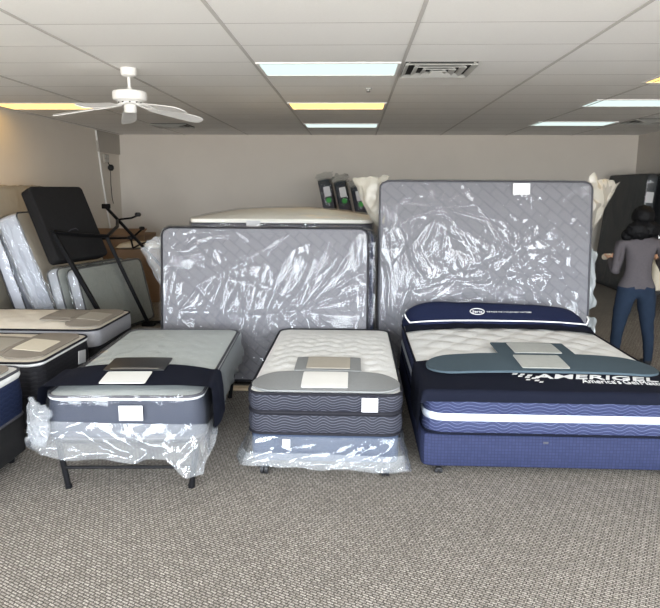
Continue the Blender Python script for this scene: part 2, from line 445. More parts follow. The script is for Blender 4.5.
def skirt(name, mat, parent, top, bot, nu=120, nv=16, amp=.014, folds=30, seed=0, ragged=.02):
    """film hanging between two polylines, folds growing downwards"""
    def along(pl):
        pl = [Vector(p) for p in pl]; d = [0]
        for a, b in zip(pl, pl[1:]): d.append(d[-1]+(b-a).length)
        def g(t):
            s = t*d[-1]
            for i in range(len(pl)-1):
                if s <= d[i+1]+1e-9: return pl[i].lerp(pl[i+1], (s-d[i])/max(1e-9, d[i+1]-d[i]))
            return pl[-1]
        return g, d[-1]
    ft, lt = along(top); fb, lb = along(bot); mb = MB()
    def f(a, b):
        p0, p1 = ft(a), fb(a)
        t0 = ft(min(1, a+.01))-ft(max(0, a-.01)); nr = Vector((t0.y, -t0.x, 0)).normalized()
        w = nz(a*5, b*2, seed)
        fo = math.sin(a*folds*2*PI*(.35)+5*w)*.5 + 1.2*(1-2*abs(nz(a*folds*.40+b*1.6, b*1.2, seed+4))) + .25*nz(a*folds*.9-b*2, b*2.5, seed+7)
        p = p0.lerp(p1, b) + nr*(amp*fo*(.15+.85*b))
        p.z += ragged*nz(a*9, 0, seed+13)*b*b*1.6 + ragged*.5*nz(a*27, 0, seed+14)*b*b
        return p
    mb.grid(nu, nv, f, lambda a, b: (a*lt, b*.3))
    return mb.build(name, mat, parent, recalc=False, sharp=0)

def fit(me, w):
    x0 = min(v.co.x for v in me.vertices); x1 = max(v.co.x for v in me.vertices)
    for v in me.vertices: v.co.x = (v.co.x-x0)*w/(x1-x0)
    return me
def text_mesh(s, size, bold=0, shear=0, sx=1, depth=.0008, align='CENTER', space=1.0):
    cu = bpy.data.curves.new('lettering', 'FONT'); cu.body = s; cu.size = size; cu.offset = bold; cu.shear = shear; cu.extrude = depth; cu.align_x = align; cu.space_character = space
    o = bpy.data.objects.new('lettering', cu); COL.objects.link(o)
    dg = bpy.context.evaluated_depsgraph_get(); me = bpy.data.meshes.new_from_object(o.evaluated_get(dg))
    bpy.data.objects.remove(o); bpy.data.curves.remove(cu)
    if sx != 1:
        for v in me.vertices: v.co.x *= sx
    return me

# ------------------------------------------------------------------ camera (metres, horizon and vanishing point measured on the ceiling grid)
cam = bpy.data.cameras.new('camera'); co = bpy.data.objects.new('camera', cam); COL.objects.link(co)
cam.sensor_fit = 'HORIZONTAL'; cam.sensor_width = 36; cam.lens = 36*630/660; cam.clip_end = 200
psi, th, ro = R(2.2086), R(10.3506), R(.26)
Fw = Vector((-math.sin(psi)*math.cos(th), math.cos(psi)*math.cos(th), -math.sin(th))); Rt = Vector((math.cos(psi), math.sin(psi), 0)); Up = Rt.cross(Fw)
R2 = Rt*math.cos(ro)+Up*math.sin(ro); U2 = -Rt*math.sin(ro)+Up*math.cos(ro)
co.matrix_world = Matrix(((R2.x, U2.x, -Fw.x, 0), (R2.y, U2.y, -Fw.y, 0), (R2.z, U2.z, -Fw.z, 1.70), (0, 0, 0, 1)))
scn.camera = co

# ------------------------------------------------------------------ room
HC = 2.715; XL, XR, YB, YF = -4.6, 5.30, 12.4, -1.5
def plain(name, lo, hi, mat):
    mb = MB(); mb.box([(a+b)/2 for a, b in zip(lo, hi)], [b-a for a, b in zip(lo, hi)]); return struct(mb.build(name, mat, smooth=False))
plain('floor', (XL-.1, YF-.1, -.1), (XR+.1, YB+.1, 0), 'carpet')
ceil = plain('ceiling', (XL-.1, YF-.1, HC), (XR+.1, YB+.1, HC+.1), 'tile')
plain('wall_back', (XL-.1, YB, 0), (XR+.1, YB+.1, HC), 'wall')
plain('wall_left', (XL-.1, YF, 0), (XL, YB, HC), 'wall_l')
plain('wall_right', (XR, YF, 0), (XR+.1, YB, HC), 'wall_r')
# assumed shop front behind the camera: sill, header, wide piers added to streak reflections, openings for daylight
WIN = [(XL+.78+k*2.32, XL+.78+k*2.32+1.50) for k in range(4)]; WZ0, WZ1 = .30, 2.45
mb = MB()
mb.box(((XL+XR)/2, YF-.05, WZ0/2), (XR-XL, .1, WZ0)); mb.box(((XL+XR)/2, YF-.05, (WZ1+HC)/2), (XR-XL, .1, HC-WZ1))
edges_ = [XL]+[v for w_ in WIN for v in w_]+[XR]
for k in range(0, len(edges_), 2): mb.box(((edges_[k]+edges_[k+1])/2, YF-.05, (WZ0+WZ1)/2), (edges_[k+1]-edges_[k], .1, WZ1-WZ0))
struct(mb.build('wall_front', 'wall', smooth=False))
for k, (x0, x1) in enumerate(WIN):
    mb = MB()
    for x in (x0+.025, x1-.025): mb.box((x, YF-.05, (WZ0+WZ1)/2), (.05, .08, WZ1-WZ0))
    for z in (WZ0+.025, WZ1-.025): mb.box(((x0+x1)/2, YF-.05, z), (x1-x0-.1, .08, .05))
    struct(mb.build('window_%d' % (k+1), 'alu', smooth=False))
# ceiling grid
mb = MB()
xs = [.376+1.22*k for k in range(-4, 4)]
for x in xs: mb.box((x, (YF+YB)/2, HC-.003), (.024, YB-YF, .006))
struct(mb.build('trim_1', 'tbar', smooth=False))
mb = MB(); ys = [5.38+.61*k for k in range(-11, 12)]
for y in ys: mb.box(((XL+XR)/2, y, HC-.0002), (XR-XL, .010, .0004))
struct(mb.build('trim_2', 'crossbar', smooth=False))
# plain panel high on the left wall by the back corner
plain('trim_3', (XL, 11.32, 2.335), (XL+.03, YB, HC-.008), 'panel')

# ceiling lights
def make_light(mat, loc, label):
    t = thing('ceiling_light', label, 'ceiling light', loc, group='recessed ceiling lights'); w, l = 1.19, .585
    mb = MB()
    for sx in (-1, 1): mb.box((sx*(w/2-.012), 0, -.005), (.024, l, .010))
    for sy in (-1, 1): mb.box((0, sy*(l/2-.012), -.005), (w-.048, .024, .010))
    mb.build('frame', 'white', t, smooth=False)
    mb = MB(); mb.box((0, 0, -.003), (w-.048, l-.048, .005)); mb.build('diffuser', mat, t, smooth=False)
    return t
cx0 = .376-.61
lc = make_light('cool', (cx0, 5.685, HC), 'nearest cool white ceiling light, left of the square air vent')
lw = make_light('warm', (cx0, 8.125, HC), 'yellow ceiling light between two cool white ones')
dup(lc, (cx0, 10.565, HC), label='farthest centre ceiling light, cool white, beyond the yellow one')
dup(lc, (cx0+3.56, 7.86, HC), label='cool white ceiling light cut by the right edge of view')
dup(lc, (cx0+3.58, 10.24, HC), label='cool white ceiling light nearest the back right corner')
dup(lw, (cx0-3.66, 8.125, HC), label='yellow ceiling light beside the left wall')
dup(lw, (cx0+3.55, 6.12, HC), label='sliver of yellow ceiling light at right edge of view')
# vents
def make_vent(loc, label):
    t = thing('ceiling_vent', label, 'air vent', loc, group='ceiling air vents'); w = .585
    mb = MB(); mb.box((0, 0, -.002), (w, w, .004)); mb.build('backing', 'dark', t, smooth=False)
    mb = MB()
    for k, s in enumerate((1.0, .72, .46, .22)):
        a = w*s/2
        for sg in (-1, 1):
            mb.box((sg*(a-.016), 0, -.012-.004*k), (.048, 2*a, .004), rot=Euler((0, sg*R(28), 0)))
            mb.box((0, sg*(a-.016), -.012-.004*k), (2*a, .048, .004), rot=Euler((-sg*R(28), 0, 0)))
    mb.build('louvre_frame', 'alu', t, smooth=False); return t
v0 = make_vent((.69, 5.685, HC), 'square grey louvred air vent right of the nearest centre light')
dup(v0, (-3.0, 10.565, HC), label='dark air vent in the ceiling beyond the fan')
dup(v0, (4.32, 9.85, HC), label='air vent at far right of the ceiling')
t = thing('sprinkler_head', 'tiny sprinkler fitting on the ceiling between first two centre lights', 'sprinkler', (.123, 6.75, HC))
mb = MB(); mb.lathe([(.001, 0), (.035, 0), (.03, -.01), (.012, -.014), (.012, -.03), (.001, -.03)], n=16); mb.build('collar', 'alu', t)
mb = MB(); mb.lathe([(.001, -.036), (.02, -.036), (.02, -.032), (.001, -.032)], n=16); mb.build('deflector', 'dark', t)

# ceiling fan
fan = thing('ceiling_fan', 'white five-bladed ceiling fan hanging at left', 'ceiling fan', (-1.965, 5.63, HC))
fan.scale = (1.08, 1.08, 1.08)
mb = MB(); mb.lathe([(.001, 0), (.062, 0), (.064, -.03), (.058, -.055), (.03, -.07), (.001, -.07)], n=32); mb.build('canopy', 'white', fan)
mb = MB(); mb.tube([(0, 0, -.06), (0, 0, -.175)], .012, 16); mb.lathe([(.001, -.15), (.022, -.15), (.026, -.175), (.001, -.175)], n=20); mb.build('downrod', 'white', fan)
mb = MB(); mb.lathe([(.001, -.172), (.10, -.172), (.128, -.18), (.134, -.19), (.134, -.235), (.128, -.247), (.115, -.25), (.10, -.262), (.001, -.262)], n=40); mb.build('motor_housing', 'white', fan)
mb = MB(); mb.lathe([(.001, -.255), (.085, -.258), (.088, -.272), (.06, -.284), (.001, -.284)], n=32)
for k in range(10): mb.box((.087*math.cos(k*PI/5), .087*math.sin(k*PI/5), -.266), (.012, .012, .010), rot=Euler((0, 0, k*PI/5)), mi=1)
mb.build('vent_ring', ['white', 'dark'], fan)
mb = MB(); mb.lathe([(.001, -.28), (.048, -.28), (.05, -.30), (.048, -.335), (.04, -.345), (.001, -.347)], n=28); mb.build('switch_housing', 'white', fan)
def blade_me():
    mb = MB(); n = 24; top = []; 
    out = [(.20, .052), (.24, .058), (.34, .064), (.46, .069), (.56, .071), (.61, .066), (.645, .046), (.655, .018)]
    pts = [(x, w) for x, w in out] + [(x, -w) for x, w in out[::-1]]
    for z in (.003, -.003): top.append([(x, y, z) for x, y in pts])
    m = len(pts); vs = top[0]+top[1]
    mb.faces(vs, [tuple(range(m)), tuple(range(m, 2*m))[::-1]]+[(i, m+i, m+(i+1) % m, (i+1) % m) for i in range(m)])
    return mb.mesh('blade')
def iron_me():
    mb = MB(); mb.tube([(.07, 0, .012), (.12, 0, .0), (.17, 0, -.002)], [.012, .011, .010], 8)
    mb.box((.22, 0, -.006), (.11, .075, .005), .002); mb.box((.17, 0, -.004), (.05, .035, .008), .002)
    for sy in (-1, 1): mb.lathe([(.001, -.012), (.007, -.011), (.007, -.008), (.001, -.008)], (.24, sy*.025, 0), 8)
    return mb.mesh('blade_iron')
bme, ime = blade_me(), iron_me()
for k in range(5):
    a = R(111+72*k)
    for nm, me, mt in (('blade', bme, 'blade'), ('blade_iron', ime, 'white')):
        if not me.materials: me.materials.append(M[mt])
        o = bpy.data.objects.new(nm, me); COL.objects.link(o); o.parent = fan; o.location = (0, 0, -.272); o.scale = (.96, .96, .96)
        o.rotation_euler = (Matrix.Rotation(a, 3, 'Z') @ Matrix.Rotation(R(8.5), 3, 'Y') @ Matrix.Rotation(R(-14), 3, 'X')).to_euler()

# conduit, outlet and hanging cord near the back left corner
mb = MB(); mb.tube([(XL+.018, 11.30, 2.70), (XL+.018, 11.46, 1.9), (XL+.018, 11.70, .97), (XL+.018, 11.86, .03)], .016, 10)
tag(mb.build('wall_conduit', 'white'), 'thin white conduit running down the left wall near the corner', 'pipe')
t = thing('wall_outlet', 'grey double outlet box under the panel near the back left corner', 'outlet', (XL, 11.68, 2.23))
mb = MB(); mb.box((.02, 0, 0), (.04, .22, .15), .006); mb.build('face_plate', 'panel', t)
for dy in (-.05, .05):
    for dz in (-.035, .035): mb = MB(); mb.box((.041, dy, dz), (.006, .06, .045), .004); mb.build('socket', 'alu', t)
t = thing('hanging_cord', 'black plug with a cord hanging down the left wall', 'cord', (XL, 11.80, 2.07))
mb = MB(); mb.lathe([(.001, .06), (.03, .055), (.055, .02), (.055, -.02), (.03, -.055), (.001, -.06)], (.06, 0, 0), 16); mb.build('plug', 'blackplas', t)
mb = MB(); mb.tube([(.03, -.08, .12), (.04, -.05, .07), (.05, -.02, .04)], .008); mb.tube([(.05, 0, -.05), (.03, .03, -.3), (.02, .08, -.55), (.03, .10, -.66)], .006); mb.build('cable', 'black', t)

# ------------------------------------------------------------------ pads and covers that lie on a mattress (local frame: x across, y up from the foot, z height)
def surf_of(W, L, h, p=3.0):
    def s(x, y):
        u, v = max(-1, min(1, 2*x/W)), max(-1, min(1, 2*y/L-1)); return crown(u, v, h, p)
    return s
def slab_on(name, mat, parent, surf, x0, y0, x1, y1, lift, th=.008, rc=.01, nx=24, ny=14):
    W, D, cx = x1-x0, y1-y0, (x0+x1)/2; mb = MB()
    def f(z):
        def g(a, b):
            x, y = rr(2*a-1, 2*b-1, W, D, rc); return (x+cx, y+y0, surf(x+cx, y+y0)+lift+z)
        return g
    mb.grid(nx, ny, f(th)); P, Nn = perim(W, D, rc, nx, ny); n = len(P)
    vs = [(q.x+cx, q.y+y0, surf(q.x+cx, q.y+y0)+lift+z) for z in (0, th) for q in P]
    mb.faces(vs, [(i, (i+1) % n, n+(i+1) % n, n+i) for i in range(n)])
    return mb.build(name, mat, parent, recalc=False, sharp=40)
def foot_pad(label, loc, rot, surf, pad, card, flap, flapcard, mats, rc=.15, lift=.009, group='foot protector pads', th=.008):
    t = thing('foot_protector', label, 'foot protector', loc, rot, group)
    slab_on('pad', mats[0], t, surf, *pad, lift, th, rc, 36, 14)
    slab_on('card', mats[1], t, surf, *card, lift+th+.001, .003)
    slab_on('flap', mats[2], t, surf, *flap, lift+th*.5, .007, .008)
    slab_on('flap_card', mats[3], t, surf, *flapcard, lift+th*.5+.008, .003)
    return t
def cover_mesh(W, surf, y0, y1, lift, dropL, dropR, lip=0, nx=60, ny=24, flare=.012, seed=0, back_lift=0):
    hw = W/2+flare; path = [(-hw-.012, -dropL), (-hw-.004, -.06), (-hw+.006, -.012), (-hw+.03, .002)]
    path += [(-hw+.03+(2*hw-.06)*k/nx, None) for k in range(1, nx)]
    path += [(hw-.03, .002), (hw-.006, -.012), (hw+.004, -.06), (hw+.012, -dropR)]
    if dropL <= .02: path = path[3:]
    if dropR <= .02: path = path[:-3]
    vs = []; rows = []
    ylist = ([(y0-.022, lip), (y0-.022, lip*.5), (y0-.020, .016), (y0-.006, .001)] if lip else []) + [(y0+(y1-y0)*j/ny, 0) for j in range(ny+1)]
    for y, d in ylist:
        for x, z in path:
            on = z is None or z > -.013
            zz = (surf(x, max(y, y0)) + lift + (z or 0) + .003*nz(x*5, y*5, seed)) if on else z*(1+.05*nz(y*8, x, seed))
            if d and on: zz -= d
            xx = x if z is None else x + .012*nz(y*7, z*6, seed)*(1 if z < -.05 else 0)
            vs.append((xx, y, zz))
    n = len(path); mb = MB()
    mb.faces(vs, [(j*n+i, j*n+i+1, (j+1)*n+i+1, (j+1)*n+i) for j in range(len(ylist)-1) for i in range(n-1)], [(v[0], v[1]) for v in vs])
    return mb
def caster(parent, x, y, z=.06):
    k = z/.06; r = .023*k
    mb = MB(); mb.tube([(x-.022, y, r+.001), (x-.004, y, r+.001)], r, 14); mb.tube([(x+.004, y, r+.001), (x+.022, y, r+.001)], r, 14)
    mb.box((x, y, .045*k), (.035, .04, .026*k), .004); mb.tube([(x, y, .04*k), (x, y, z)], .012, 8)
    return mb.build('caster', 'blackplas', parent)
def bed_frame(label, W, L, loc, rot=(0, 0, 0), group='low steel bed frames', zt=.09):
    t = thing('bedstead', label, 'bed frame', loc, rot, group); mb = MB()
    for sx in (-1, 1): mb.box((sx*(W/2-.03), L/2, zt-.006), (.04, L-.08, .008))
    for y in (.12, L/2, L-.12): mb.box((0, y, zt-.014), (W-.06, .035, .008))
    mb.build('rail_frame', 'black', t, smooth=False)
    for sx in (-1, 1):
        for y in (.012, L-.12): caster(t, sx*(W/2-.075), y, zt-.008)
    return t

# ------------------------------------------------------------------ middle twin bed
MX, MY, MW, ML = -.165, 3.53, .91, 1.71
bed_frame('low frame on black casters under the plastic-wrapped middle bed', MW-.03, ML, (MX, MY+.02, 0))
bs, P, Nn = box_spring('box_spring', 'slate box spring in loose clear plastic under the middle bed', MW-.03, ML-.02, .165, (MX, MY+.01, .094), (0, 0, 0), 'boxblue')
hw = (MW-.03)/2
skirt('plastic_wrap', 'film', bs, [(-hw-.012, .9, .165), (-hw-.014, .02, .160), (-hw+.02, -.014, .158), (hw-.02, -.014, .158), (hw+.014, .02, .160), (hw+.012, .9, .165)],
      [(-hw-.03, .9, .03), (-hw-.085, .02, .020), (-hw-.03, -.075, .010), (-.05, -.09, .004), (hw-.10, -.085, -.018), (hw+.06, .0, -.06), (hw+.03, .9, .02)], 200, 22, .016, 34, 3, .016)
skirt('plastic_hem', 'hem', bs, [(-hw-.042, .6, .09), (-hw-.050, .0, .080), (-hw-.012, -.050, .070), (-.05, -.056, .072), (hw-.06, -.056, .062), (hw+.036, -.01, .05), (hw+.03, .6, .06)],
      [(-hw-.05, .6, .03), (-hw-.095, .0, .018), (-hw-.035, -.085, .008), (-.05, -.098, .002), (hw-.09, -.093, -.020), (hw+.07, -.01, -.062), (hw+.05, .6, .0)], 160, 12, .013, 30, 8, .014)
mb = MB(); mb.box((-.225, -.036, .125), (.045, .003, .05), .001); mb.build('paper_tag', 'tag', bs, smooth=False)
surfM = surf_of(MW, ML, .045)
mm = mattress('mattress', 'twin mattress with white quilted top and charcoal wave-stitched sides', 'mattress', MW, ML, .25, (MX, MY, .267), top='wtop',
              bands=[(0, .117, 'navywave'), (.117, .147, 'piping_b'), (.147, .25, 'navywave')], h=.045, quilt=q_scroll(), group='display mattresses')
mb = MB(); mb.box((.2645, -.022, .195), (.095, .004, .085), .0015); mb.build('white_label', 'tag', mm, smooth=False)
mb = MB(); mb.box((.2645, -.0245, .205), (.045, .001, .006)); mb.build('label_print', 'inkgrey', mm, smooth=False)
foot_pad('light grey felt foot pad on the middle bed with white card', (MX, MY, .518), (0, 0, 0), surfM, (-.450, .006, .450, .315), (-.145, .045, .135, .285), (-.21, .315, .215, .60), (-.135, .345, .145, .585),
         ('felt', 'card', 'felt', 'cardtan'), rc=.145)

# ------------------------------------------------------------------ navy queen bed
QX, QY, QW, QL = 1.215, 3.60, 1.565, 1.98
bed_frame('low frame on black casters under the navy queen bed', QW-.04, QL, (QX, QY+.01, 0), zt=.048)
bs, P, Nn = box_spring('box_spring', 'blue woven box spring under the navy queen mattress', QW+.02, QL-.02, .157, (QX, QY+.005, .094), (0, 0, 0), 'bluebox', z0=-.042)
mb = MB(); mb.box((-.06, -.0055, .12), (.03, .003, .012)); mb.build('stitched_label', 'piping_d', bs, smooth=False)
surfQ = surf_of(QW, QL, .05)
qm = mattress('mattress', 'queen mattress with white diamond-quilted top, navy sides and a white satin stripe', 'mattress', QW, QL, .258, (QX, QY, .260), top='wtop', rc=.12,
              bands=[(0, .081, 'bluewave'), (.081, .128, 'whiteband'), (.128, .258, 'bluewave')], pip='navydark', h=.05, quilt=q_diamond(.20, .016, 52), nx=70, ny=90, group='display mattresses')
t = thing('foot_cover', 'midnight blue foot cover lettered AMERIGEL draped over the queen bed', 'mattress cover', (QX, QY, .518))
cover_mesh(QW, surfQ, 0, .60, .020, .245, .245, .070, seed=4, flare=.026).build('cloth', 'navydark', t, recalc=False, sharp=0)
def lay(me, x, y, surf, lift, mat, parent, name='lettering'):
    for v in me.vertices: v.co = Vector((v.co.x+x, v.co.y+y, surf(v.co.x+x, v.co.y+y)+lift+v.co.z))
    return link(name, me, mat, parent, smooth=False)
lay(fit(text_mesh('AMERIGEL', .095, .0015, .22, 1.13, align='LEFT'), .755), -.105, .168, surfQ, .0245, 'letter', t)
for wd, x, w_ in (("America's", .170, .232), ('Gel', .420, .085), ('Mattress', .520, .205)): lay(fit(text_mesh(wd, .082, .0, .0, 1.12, align='LEFT'), w_), x, .108, surfQ, .0245, 'letter', t)
mb = MB()
for (x, y, s) in [(p[0]-.11, p[1]*.75+.020, p[2]) for p in ((-.10, .285, .030), (-.055, .275, .028), (-.015, .255, .03), (-.075, .235, .026), (-.035, .215, .028), (.0, .195, .026), (-.04, .165, .024), (.01, .15, .026), (.03, .225, .03), (.03, .12, .022))]:
    z = surfQ(x, y)+.0245
    mb.faces([(x-s*.6, y-s*.5, z), (x+s*.4, y-s*.5, z), (x+s*.9, y+s*.5, z), (x-s*.1, y+s*.5, z), (x-s*.6, y-s*.5, z+.001), (x+s*.4, y-s*.5, z+.001), (x+s*.9, y+s*.5, z+.001), (x-s*.1, y+s*.5, z+.001)],
             [(3, 2, 1, 0), (4, 5, 6, 7), (0, 1, 5, 4), (1, 2, 6, 5), (2, 3, 7, 6), (3, 0, 4, 7)])
mb.build('dash_emblem', 'letter', t, smooth=False)
foot_pad('slate grey felt foot pad lying across the navy queen bed', (QX, QY, .518), (0, 0, 0), surfQ, (-.735, .245, .745, .61), (-.145, .29, .155, .555), (-.225, .57, .29, .90), (-.115, .61, .205, .875),
         ('feltdark', 'cardgrey', 'feltdark', 'cardgrey'), rc=.17, lift=.027, th=.014)
# bolster sleeve at the head
t = thing('pillow_sleeve', 'navy pillow sleeve with white piping and oval emblem at the queen bed head', 'pillow', (QX, QY, .518))
prof = [(1.63, .012), (1.66, .045), (1.70, .070), (1.76, .105), (1.82, .140), (1.87, .168), (1.905, .180), (1.94, .172), (1.965, .13), (1.972, .07), (1.96, .012)]
mb = MB(); nb = 48; vs = []
for i in range(nb+1):
    u = -1+2*i/nb; k = (1-abs(u)**7)**.6*.94+.06; wob = .006*nz(u*4, 0, 5)
    for (y, z) in prof:
        yy = 1.80+(y-1.80)*(.55+.45*k)
        vs.append((u*.79, yy + .01*nz(u*3, z*6, 2), surfQ(u*.75, yy)*.9 + .022 + (z-.012)*k*(1-.12*u) + wob*(z > .02)))
n = len(prof)
mb.faces(vs, [(i*n+j, (i+1)*n+j, (i+1)*n+(j+1) % n, i*n+(j+1) % n) for i in range(nb) for j in range(n)]+[tuple(range(n)), tuple(nb*n+j for j in range(n))[::-1]])
mb.build('sleeve', 'navy', t, sharp=0)
mb = MB(); mb.grid(50, 6, lambda a, b: (-.78+1.56*a, 1.54+.13*b+.012*nz(a*6, 0, 3), surfQ(-.775+1.55*a, 1.54+.13*b)+.014+.03*b*b+.008*abs(nz(a*9, b, 6))))
mb.grid(50, 6, lambda a, b: (-.78+1.56*a, 1.54+.13*b+.012*nz(a*6, 0, 3), surfQ(-.775+1.55*a, 1.54+.13*b)+.008+.03*b*b+.008*abs(nz(a*9, b, 6))))
mb.build('flange', 'navydark', t, recalc=False, sharp=0)
mb = MB(); mb.tube([(x/100*.79, 1.655+.006*nz(x/12, 0, 1), surfQ(x/100*.75, 1.655)+.06) for x in range(-94, 95, 4)], .006, 6); mb.build('white_piping', 'piping_w', t)
for sx in (-1, 1): mb = MB(); mb.tube([(sx*.74, 1.655, .07), (sx*.77, 1.70, .105), (sx*.775, 1.75, .12)], .006, 6); mb.build('corner_piping', 'piping_w', t)
slope = math.atan2(.140-.070, .12)
def onslope(me, x, yc, mat, name):
    cz = surfQ(x, yc)*.9 + .070+(yc-1.70)*.07/.12 + .017
    mt = Matrix.Translation((x, yc, cz)) @ Matrix.Rotation(slope, 4, 'X')
    me.transform(mt); return link(name, me, mat, t, smooth=False)
mb = MB(); mb.tube([(.060*math.cos(a*PI/20), .038*math.sin(a*PI/20), .004) for a in range(40)], .0042, 6, closed=True); onslope(mb.mesh('oval'), -.155, 1.765, 'letter', 'oval_emblem')
tm = text_mesh('Serta', .042, .0006, .1); tm.transform(Matrix.Translation((0, -.015, .004))); onslope(tm, -.155, 1.765, 'letter', 'emblem_lettering')
tm = text_mesh("WE MAKE THE WORLD'S BEST MATTRESS", .0205, .0, 0, 1.0, align='LEFT'); tm.transform(Matrix.Translation((0, -.01, .004))); onslope(tm, -.075, 1.765, 'letter', 'lettering')

# ------------------------------------------------------------------ wrapped twin on the black platform frame
FX, FY, FR, FW_, FL = -1.275, 3.29, R(3.2), .86, 1.68
t = thing('platform_bedstead', 'black steel platform frame with thin legs under the left wrapped bed', 'bed frame', (FX, FY, 0), (0, 0, FR))
mb = MB()
for sx in (-1, 0, 1): mb.box((sx*.39, FL/2, .285), (.03, FL-.06, .03))
for y in (.045, .45, .86, 1.28, FL-.045): mb.box((0, y, .288), (.78, .025, .022))
for k in range(9): mb.tube([(-.35+k*.0875, .04, .301), (-.35+k*.0875, FL-.04, .301)], .003, 6)
mb.build('deck', 'black', t, smooth=False)
for sx in (-1, 1):
    for y in (.05, .86, 1.64):
        mb = MB(); mb.tube([(sx*.395, y, .30), (sx*.352, y+.0, 0.002)], .017, 10); mb.lathe([(.001, 0), (.020, 0), (.020, .02), (.001, .02)], (sx*.352, y, 0), 10); mb.build('leg', 'black', t)
for y in (.05, 1.64): mb = MB(); mb.tube([(-.362, y, .125), (.362, y, .125)], .010, 8); mb.build('cross_rod', 'black', t)
surfF = surf_of(FW_, FL, .04)
fm = mattress('mattress', 'twin mattress sealed in clear plastic on the black platform frame', 'mattress', FW_, FL, .245, (FX, FY, .318), (0, 0, FR), top='wtopg',
              bands=[(0, .222, 'navygrey'), (.222, .245, 'checker')], pip='piping_d', h=.04, quilt=q_scroll(.12, .006), group='display mattresses')
wrap(fm, FW_, FL, .245, .09, .04, wrap_disp([(.30, 1.3, .35, 12, .5), (-.2, .7, .3, 10, .4)], 5, .010, .004, .010), 'clear', 80, 110, seed=5)
mb = MB(); mb.box((.055, -.042, .165), (.13, .003, .085)); mb.build('paper_label', 'tag', fm, smooth=False)
skirt('plastic_tail', 'milky', fm, [(-.47, .45, .05), (-.465, .0, .10), (-.40, -.045, .12), (.0, -.05, .11), (.38, -.045, .10), (.462, .02, .08), (.46, .5, .03)],
      [(-.50, .45, .02), (-.53, -.02, .01), (-.43, -.11, -.055), (-.05, -.10, -.075), (.25, -.10, -.085), (.36, -.11, -.185), (.44, -.07, -.18), (.475, .10, .0), (.47, .5, .04)], 190, 20, .020, 26, 11, .022)
skirt('plastic_tail', 'sidefilm', fm, [(.452, .44, .235), (.452, 1.0, .24), (.452, 1.66, .24)], [(.475, .44, .03), (.48, 1.0, .06), (.465, 1.66, .03)], 70, 14, .010, 16, 21, .02)
sheet('plastic_bunch', 'milky', fm, (-.53, -.02, .01), (-.40, -.11, -.01), (-.36, -.08, .20), (-.53, .045, .225), 28, 28, .03, 4, bulge=.035, ragged=.025, freq=2.5)
t = thing('bed_runner', 'dark navy runner across the plastic-wrapped bed', 'bed runner', (FX, FY, .563), (0, 0, FR))
cover_mesh(FW_+.02, surfF, .055, .40, .042, .17, .22, 0, seed=9, flare=.051).build('cloth', 'navydark', t, recalc=False, sharp=0)
slab_on('card', 'card', t, surfF, -.15, .06, .11, .235, .049, .003)
slab_on('flap', 'carddark', t, surfF, -.19, .26, .17, .50, .047, .006)
slab_on('flap_card', 'cardtan', t, surfF, -.155, .28, .135, .282, .054, .001)

# ------------------------------------------------------------------ three beds along the left, foot ends towards the aisle
def left_bed(xf, yc, zb, H, W, L, mlabel, blabel, top, side, bands, pip, padlab, padmats, padx, quilt, tagpos=None):
    bs, P, Nn = box_spring('box_spring', blabel, W-.02, L-.02, zb-.07-.003, (xf-.005, yc, .07), (0, 0, PI/2), 'blackfab')
    for sx in (-1, 1):
        for y in (.08, L-.12): mb = MB(); mb.lathe([(.001, -.07), (.022, -.07), (.028, 0), (.001, 0)], (sx*(W/2-.09), y, 0), 12); mb.build('foot', 'black', bs)
    m = mattress('mattress', mlabel, 'mattress', W, L, H, (xf, yc, zb), (0, 0, PI/2), top=top, side=side, bands=bands, pip=pip, h=.04, quilt=quilt, group='display mattresses')
    s = surf_of(W, L, .04); w = W/2
    a, b = padx
    foot_pad(padlab, (xf, yc, zb+H), (0, 0, PI/2), s, (-w+.05, .03, w-.03, .33), (-.16+a, .08, .14+a, .29), (-.24+b, .30, .22+b, .58), (-.17+b, .33, .15+b, .56), padmats, rc=.12)
    return m
left_bed(-2.14, 5.47, .375, .155, .86, 1.85, 'cream-topped twin mattress with silver sides, farthest of the left row', 'black box spring under the silver-sided left mattress', 'wtopb', 'silver', None, 'piping_b',
         'taupe foot pad on the cream-topped left mattress', ('felttan', 'cardtan', 'felttan', 'felttan'), (0, 0), q_diamond(.2, .008))
m2 = left_bed(-2.11, 4.42, .305, .235, .84, 1.85, 'dark-sided twin mattress with a white foot label, middle of the left row', 'black box spring under the dark-sided left mattress', 'wtopb', 'charcoal',
         [(0, .208, 'charcoal'), (.208, .235, 'piping_w')], 'piping_b', 'taupe foot pad with cream card on the dark-sided mattress', ('felttan', 'cream', 'felttan', 'cardtan'), (-.05, -.10), q_diamond(.2, .008))
mb = MB(); mb.box((.22, -.014, .11), (.13, .004, .10), .0015, rot=Euler((0, R(8), 0))); mb.build('white_label', 'tag', m2, smooth=False)
left_bed(-2.06, 3.30, .31, .285, .86, 1.85, 'white-topped navy mattress cut by the left edge of view', 'black box spring under the navy mattress at left edge', 'wtop', 'deepnavy',
         [(0, .235, 'deepnavy'), (.235, .285, 'wtop')], 'piping_d', 'taupe foot pad on the navy mattress at left edge', ('felttan', 'card', 'felttan', 'cardtan'), (-.1, -.1), q_diamond(.2, .008))

